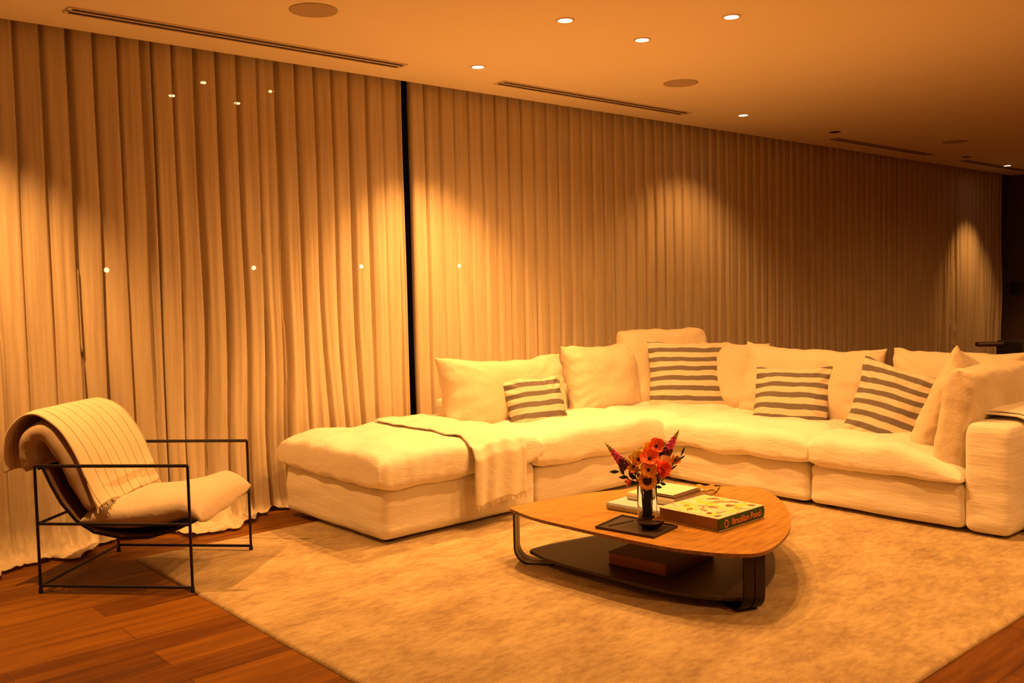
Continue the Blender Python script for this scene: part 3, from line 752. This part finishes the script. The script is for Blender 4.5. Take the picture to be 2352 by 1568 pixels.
def flower(nm, label, head, kind, k, rad, face=CAMD, col='orange'):
    rad *= 1.14
    t = tag(empty(nm, (VX, VY, VZ+.02)), label, 'flower', 'flowers in the glass vase'); o0 = Vector((VX, VY, VZ+.02)); h = Vector(head)
    b = MB(); b.tube([p-o0 for p in stem_pts(head, k)], .0026, 6); b.build('stem', green, t)
    f = Vector(face).normalized(); Z = f; X_ = Z.cross(Vector((0, 0, 1))).normalized(); Y_ = Z.cross(X_)
    T = Matrix(((X_.x, Y_.x, Z.x, h.x-o0.x), (X_.y, Y_.y, Z.y, h.y-o0.y), (X_.z, Y_.z, Z.z, h.z-o0.z), (0, 0, 0, 1)))
    def petals(b, n, r, wid, cup, r0=.12, ph=0, z0=0):
        for i in range(n):
            a0 = 2*pi*i/n+ph+random.uniform(-.1, .1)
            def g(u, v):
                rr_ = r*(r0+(1-r0)*u); ww = wid*sin(pi*min(1, .12+u*.80))**.6*(v-.5)*2
                ang = a0+ww; z = z0+cup*r*u*u+.05*r*sin(v*pi*2+i)-.10*r*u*abs(v-.5)
                return T @ Vector((rr_*cos(ang), rr_*sin(ang), z))
            b.grid(g, 7, 6)
    b = MB()
    if kind == 'sun':
        petals(b, 13, rad, .30, .12, .3); petals(b, 13, rad*.9, .28, .25, .3, .2, .003); b.build('petals', PM[col], t, angle=60)
        b = MB(); 
        b.grid(lambda u, v: T @ Vector((rad*.46*u*cos(2*pi*v), rad*.46*u*sin(2*pi*v), .008+.006*(1-u*u))), 6, 20, cv=True); b.build('flower_centre', PM['centre'], t)
    elif kind == 'poppy':
        petals(b, 5, rad, .85, .35, .05); petals(b, 5, rad*.85, .8, .6, .05, .6, .002); b.build('petals', PM[col], t, angle=60)
        b = MB(); b.grid(lambda u, v: T @ Vector((rad*.2*u*cos(2*pi*v), rad*.2*u*sin(2*pi*v), .006+.006*(1-u*u))), 5, 14, cv=True); b.build('flower_centre', PM['centre'], t)
    elif kind == 'ran':
        for L in range(5): petals(b, 6, rad*(1-.17*L), .62, .35+.35*L, .05, L*.5, .004*L)
        b.build('petals', PM[col], t, angle=60)
    elif kind == 'bud':
        petals(b, 5, rad, .6, 1.4, .05); petals(b, 4, rad*.7, .6, 1.8, .05, .4); b.build('petals', PM[col], t, angle=60)
    return t
def V3(p): return (p[0]*1.0265, p[1]*1.0265, 1.45-(1.45-p[2])*1.0265)
flower('sunflower', 'small orange sunflower with dark centre, lowest in front of the vase rim', V3((3.334, 2.855, .532)), 'sun', 1, .041)
flower('poppy', 'bright orange-red poppy in the middle of the bouquet', V3((3.357, 2.859, .632)), 'poppy', 2, .042, CAMD+Vector((0, 0, .5)), 'red')
flower('poppy', 'orange-red poppy with dark eye at the top of the bouquet', V3((3.42, 2.872, .682)), 'poppy', 3, .036, CAMD+Vector((.2, -.3, .2)), 'red')
flower('poppy', 'golden yellow flower at the upper left of the bouquet', V3((3.35, 2.918, .622)), 'poppy', 4, .040, CAMD+Vector((-.2, .3, .2)), 'yellow')
flower('poppy', 'golden orange open flower just above the sunflower', V3((3.338, 2.85, .583)), 'poppy', 5, .036, CAMD, 'orange')
flower('ranunculus', 'many-petalled coral orange ranunculus at the right of the bouquet', V3((3.396, 2.814, .583)), 'ran', 6, .036, CAMD+Vector((.3, -.3, .2)), 'red')
flower('poppy', 'pale peach flower behind the red poppy at the upper right', V3((3.43, 2.857, .640)), 'poppy', 7, .036, CAMD+Vector((.1, -.2, .5)), 'peach')
flower('poppy', 'yellow flower peeping out at the top left of the bouquet', V3((3.415, 2.909, .668)), 'poppy', 8, .028, CAMD+Vector((-.2, .2, .5)), 'yellow')
flower('small_blossom', 'small orange blossom at the far right of the bouquet', V3((3.466, 2.808, .605)), 'bud', 9, .022, CAMD+Vector((.4, -.4, .6)), 'orange')
flower('small_blossom', 'small pale yellow blossom at the left among leaves', V3((3.343, 2.955, .603)), 'bud', 10, .022, CAMD+Vector((-.4, .4, .6)), 'yellow')
flower('rose_bud', 'red-orange bud hanging low left of the sunflower', V3((3.323, 2.945, .517)), 'bud', 11, .018, Vector((-.8, .5, -.1)), 'red')
flower('small_blossom', 'small yellow blossom between the left leaves and the golden flower', V3((3.34, 2.94, .575)), 'bud', 12, .020, CAMD, 'yellow')
flower('small_blossom', 'small yellow blossom low at the right, under the many-petalled coral bloom', V3((3.395, 2.835, .553)), 'bud', 40, .020, CAMD+Vector((.3, -.4, 0)), 'yellow')
flower('poppy', 'golden yellow flower half hidden between the two orange-red poppies', V3((3.40, 2.90, .650)), 'poppy', 41, .034, CAMD+Vector((0, 0, .4)), 'yellow')
flower('poppy', 'pale peach flower at the right, above the coral bloom', V3((3.425, 2.825, .612)), 'poppy', 42, .030, CAMD+Vector((.3, -.3, .2)), 'peach')
flower('poppy', 'orange flower at the left edge, below the golden yellow one', V3((3.325, 2.93, .590)), 'poppy', 43, .030, CAMD+Vector((-.3, .3, .1)), 'orange')
def spike(label, base, tip, k):
    t = tag(empty('lupine', (VX, VY, VZ+.02)), label, 'flower', 'flowers in the glass vase'); o0 = Vector((VX, VY, VZ+.02))
    a, c = Vector(base), Vector(tip); b = MB(); b.tube([p-o0 for p in stem_pts(base, k)]+[c-o0], [.003]*9+[.001], 6); b.build('stem', green, t)
    d = (c-a); L = d.length; d.normalize(); s1 = d.cross(Vector((0, 0, 1))).normalized(); s2 = d.cross(s1)
    parts = {'pink': MB(), 'deep': MB(), 'tip': MB()}
    for i in range(46):
        u = i/46; kk = 'deep' if u < .28 else 'pink' if u < .68 else 'tip'
        an = i*2.4; rad = .020*(1-u)**.8+.001; p = a+d*(L*u)+(s1*cos(an)+s2*sin(an))*rad*.8; r = .0125*(1-u)**.8+.0015
        parts[kk].grid(lambda x, y: (p-o0)+Vector((r*sin(pi*x)*cos(2*pi*y), r*sin(pi*x)*sin(2*pi*y), r*cos(pi*x)*1.1)), 5, 7, cv=True)
    parts['pink'].build('blossoms', PM['pink'], t)['label'] = 'magenta upper blossoms'
    parts['deep'].build('blossoms', PM['deep'], t)['label'] = 'dark plum lower blossoms'
    parts['tip'].build('tip', mat('yellow_green_tip', (.45, .42, .05), .6), t)
spike('magenta lupine spike leaning out to the left of the vase', V3((3.305, 2.963, .588)), V3((3.244, 3.037, .703)), 13)
spike('magenta lupine spike rising at the top right of the bouquet', V3((3.448, 2.842, .640)), V3((3.494, 2.792, .760)), 14)
def leafy(label, tips, k0):
    for i, (tp_, w) in enumerate(tips):
        t = tag(empty('leaf_stem', (VX, VY, VZ+.02)), label[i], 'foliage', 'flowers in the glass vase'); o0 = Vector((VX, VY, VZ+.02)); h = Vector(V3(tp_))
        sp_ = stem_pts(h, k0+i); b = MB(); b.tube([p-o0 for p in sp_], [.0022]*8+[.001], 5); b.build('stem', green, t)
        b = MB(); a = sp_[5]; d = h-a; sd = d.cross(CAMD).normalized()
        for j in range(5):
            p = a+d*(.15+.2*j); sg = 1 if j % 2 else -1; q = p+d*.32+sd*sg*w*1.2; dd = q-p; s3 = dd.cross(CAMD).normalized()
            b.grid(lambda u, v: (p-o0)+dd*u+s3*(v-.5)*2*w*.42*sin(pi*min(1, u*.97+.03))-CAMD*.006*sin(pi*u), 7, 4)
        b.build('leaves', leafm, t, solid=.0006)
leafy(['dark leafy sprig reaching to the left, lowest at that side', 'dark pointed leaf sprig reaching out to the right', 'small dark leaf hanging right of the vase rim',
       'dark leaves beside the left yellow blossom', 'dark leaves tucked under the orange flowers', 'dark leaves between the ranunculus and the sunflower'],
      [((3.283, 2.992, .568), .022), ((3.478, 2.765, .645), .012), ((3.418, 2.834, .520), .020), ((3.335, 2.96, .60), .020), ((3.36, 2.92, .57), .02), ((3.375, 2.845, .560), .02)], 16)
# dense dark stems inside the vase are covered by a few more cut stalks
for i in range(14):
    a = i*2.4; r = .006+.015*((i*7) % 5)/5
    t = tag(empty('cut_stalk', (VX, VY, VZ+.02)), 'dark green stalk standing among the others inside the glass vase', 'stalk', 'dark stalks inside the vase')
    b = MB(); b.tube([(r*cos(a), r*sin(a), -.006), (r*.7*cos(a+.4), r*.7*sin(a+.4), .08), (r*1.1*cos(a+.9), r*1.1*sin(a+.9), .165+.01*(i % 3))], [.0045, .0042, .0038], 6); b.build('stalk', green, t)
    b = MB(); dd = Vector((cos(a+.9), sin(a+.9), 0)); sd = Vector((-dd.y, dd.x, 0))
    b.grid(lambda u, v: Vector((0, 0, .05+.11*u))+dd*(.006+.010*sin(pi*u))+sd*(v-.5)*.020*sin(pi*u*.95+.05), 6, 3); b.build('leaf', leafm, t, solid=.0005)

# ------------------------------------------------------------------ armchair
CU = Vector((.67445, -.73832)); CA = atan2(CU.y, CU.x)
ch = tag(empty('armchair', (1.7645, 4.916, 0), CA), 'low armchair with thin black metal frame, leather sling and beige cushions', 'armchair')
hu, hv, ah = .3914, .366, .632; r = .0075
def rod(name, pts, rr_=r, m='black_metal', n=8): b = MB(); b.tube(pts, rr_, n); return b.build(name, M[m], ch)
for su in (-1, 1):
    for sv in (-1, 1):
        lg = rod('leg', [(su*hu, sv*hv, .016), (su*hu, sv*hv, ah)])
        b = MB(); b.lathe([(.011, .0), (.011, .012), (.008, .03)], (su*hu, sv*hv, .0015 if not (su > 0) else .0155), 12, (True, True)); b.build('foot_cap', M['dark'], lg)
for sv in (-1, 1):
    rod('arm', [(-hu, sv*hv, ah), (hu, sv*hv, ah)], .0085)
    rod('side_rail', [(-hu, sv*hv, .346), (hu, sv*hv, .346)])
    rod('floor_rail', [(-hu, sv*hv, .038), (hu, sv*hv, .038)])
rod('back_rail', [(-hu, -hv, .038), (-hu, hv, .038)]); rod('back_rail', [(-hu, -hv, .346), (-hu, hv, .346)])
SL = [(-.37, .62), (-.33, .53), (-.28, .44), (-.205, .352), (-.117, .298), (.028, .270), (.162, .274), (.298, .312), (.40, .356)]
for sv in (-1, 1): rod('sling_rod', [(u, sv*.335, z) for u, z in SL], .008)
rod('sling_rod', [(.40, -.335, .356), (.40, .335, .356)], .008); rod('sling_rod', [(-.37, -.366, .62), (-.37, .366, .62)], .008)
b = MB()
def catm(P, t):
    q = t*(len(P)-1); i = min(int(q), len(P)-2); w = q-i
    p0, p1, p2, p3 = [Vector(P[max(0, min(len(P)-1, i+k))]) for k in (-1, 0, 1, 2)]
    return .5*((2*p1)+(-p0+p2)*w+(2*p0-5*p1+4*p2-p3)*w*w+(-p0+3*p1-3*p2+p3)*w**3)
SLv = [(u, z) for u, z in SL]
b.grid(lambda u, v: (catm(SLv, v).x, -.33+.66*u, catm(SLv, v).y-.012*sin(pi*u)), 12, 30); b.build('sling', M['black_leather'], ch, solid=.004)
# seat cushion (follows the sling)
b = MB()
SC = [(-.20, .385), (-.10, .395), (.05, .405), (.20, .425), (.33, .455), (.425, .430)]
def seatf(sg):
    def g(u, v):
        a = 2*u-1; c = 2*v-1; e = max(0, (1-abs(a)**4)*(1-abs(c)**3.2))**.5
        p = catm(SC, v); t_ = .082 if sg > 0 else .085
        z = p.y-.040+sg*e*t_+.010*e*fbm(a*2, c*2, sg, 2)+.005*sin(a*9+c*4)*e*(1-e)*2
        if c > .6: z -= .02*(c-.6)/.4
        return (p.x, a*.325*(1-.03*(1-c*c)), z+.02*(a if c > 0 else 0)*c)
    return g
b.grid(seatf(1), 40, 44); b.grid(seatf(-1), 40, 44)
o = b.build('seat_cushion', M['canvas'], ch, merge=.0005, angle=180)
# back cushion, folded over the top of the back
BP = [(-.150, .40), (-.215, .52), (-.285, .66), (-.36, .765), (-.425, .782), (-.468, .735), (-.476, .66), (-.468, .595)]
b = MB()
def backf(sg):
    def g(u, v):
        a = 2*u-1; c = 2*v-1; e = max(0, (1-abs(a)**4)*(1-abs(c)**6))**.5
        p = catm(BP, v); p1 = catm(BP, min(1, v+.02)); p0 = catm(BP, max(0, v-.02)); tt = (p1-p0).normalized(); n_ = Vector((tt.y, -tt.x))
        d = sg*e*(.066+.022*max(0, c))+.016*e*fbm(a*2.5, c*3, sg+4, 3)
        q = p+n_*d
        return (q.x, a*.32+.006*nz(c*4, a*3, 2), q.y)
    return g
b.grid(backf(1), 40, 70); b.grid(backf(-1), 40, 70)
b.build('back_cushion', mat('brown_canvas_cushion', (.50, .40, .30), .9), ch, merge=.0005, angle=180)
# throw over the back
m = mat('pinstriped_throw_fabric', (.78, .66, .48), .9); k = N(m); v = k.coord(); sp = k.n('ShaderNodeSeparateXYZ'); k.l(v, sp.inputs[0])
fr = k.math('FRACT', k.math('DIVIDE', k.math('ADD', sp.outputs['Y'], 10.0), .078)); st = k.math('LESS_THAN', fr, .06)
mix = k.n('ShaderNodeMix', data_type='RGBA'); k.l(st, mix.inputs[0]); mix.inputs[6].default_value = (.78, .66, .48, 1); mix.inputs[7].default_value = (.30, .20, .13, 1); k.l(mix.outputs[2], k.b.inputs['Base Color']); k.bump(k.noise(v, 400, 1), .3, .002)
M['pin'] = m
bl = tag(empty('throw_blanket', (1.7645, 4.916, 0), CA), 'cream pinstriped fringed throw slung over the back of the metal armchair', 'blanket')
b = MB()
TP = [(-.075, .435), (-.125, .53), (-.192, .676), (-.288, .812), (-.393, .882), (-.487, .878), (-.560, .80), (-.578, .70), (-.573, .60), (-.562, .53)]
def tf(u, v):
    a = -.305+.60*u; v0 = (.0-.02*sin(u*5)) if True else 0
    p = catm(TP, max(0, min(1, v*(1-.12*(1-u))+0)))
    d = .008*fbm(a*5, v*5, 1, 2)+.012*sin(a*22+v*3)*max(0, .22-v)/.22+.01*max(0, v-.75)*sin(a*20)
    edge = .02*exp(-((u)/.07)**2)
    q = p+Vector((.7, .7))*(d)-Vector((.5, .8))*edge
    return (q.x-.02*u*(v < .1), a+.015*sin(v*4)-.05*(1-u)*(1-v)**3, q.y)
b.grid(tf, 44, 90); b.build('cloth', M['pin'], bl, solid=.009, angle=180)
b = MB()
for i in range(70):
    u = (i+.5)/70; p = Vector(tf(u, 0)); d = (p-Vector(tf(u, .03))).normalized(); l = random.uniform(.02, .035); j = Vector((random.uniform(-.004, .006), random.uniform(-.006, .006), 0))
    b.tube([p, p+d*l*.5+j, p+d*l+j*1.5], [.003, .0025, .0012], 4, False)
o = b.build('fringe', M['pin'], bl); o['kind'] = 'stuff'

# ------------------------------------------------------------------ far right: dark chair and switch
dc = tag(empty('dark_chair', (9.6, 3.45, 0), radians(-42)), 'dark chair half hidden behind the right end of the sofa', 'chair')
b = MB(); b.box((.12, 0, .60), (.62, .5, .46), bev=.03); b.build('backrest', M['dark'], dc)
b = MB(); b.box((-.27, .12, .80), (.34, .075, .045), bev=.02); b.build('armrest', mat('dark_walnut', (.05, .02, .012), .5), dc)
b = MB(); b.box((.1, 0, .40), (.55, .5, .09), bev=.03); b.build('seat', M['dark'], dc)
for sx in (-.12, .34):
    for sy in (-.2, .2): b = MB(); b.tube([(sx, sy, 0), (sx, sy, .38)], .018, 10); b.build('leg', M['dark'], dc)
sw = tag(empty('light_switch', (14.915, 5.53, 1.27)), 'dark light switch plate on the far end wall beside the last curtain', 'switch')
b = MB(); b.box((-.006, 0, 0), (.012, .16, .19), bev=.004); b.build('plate', M['dark'], sw)
b = MB(); b.box((-.014, 0, 0), (.006, .05, .08), bev=.002); b.build('rocker', M['dark'], sw)
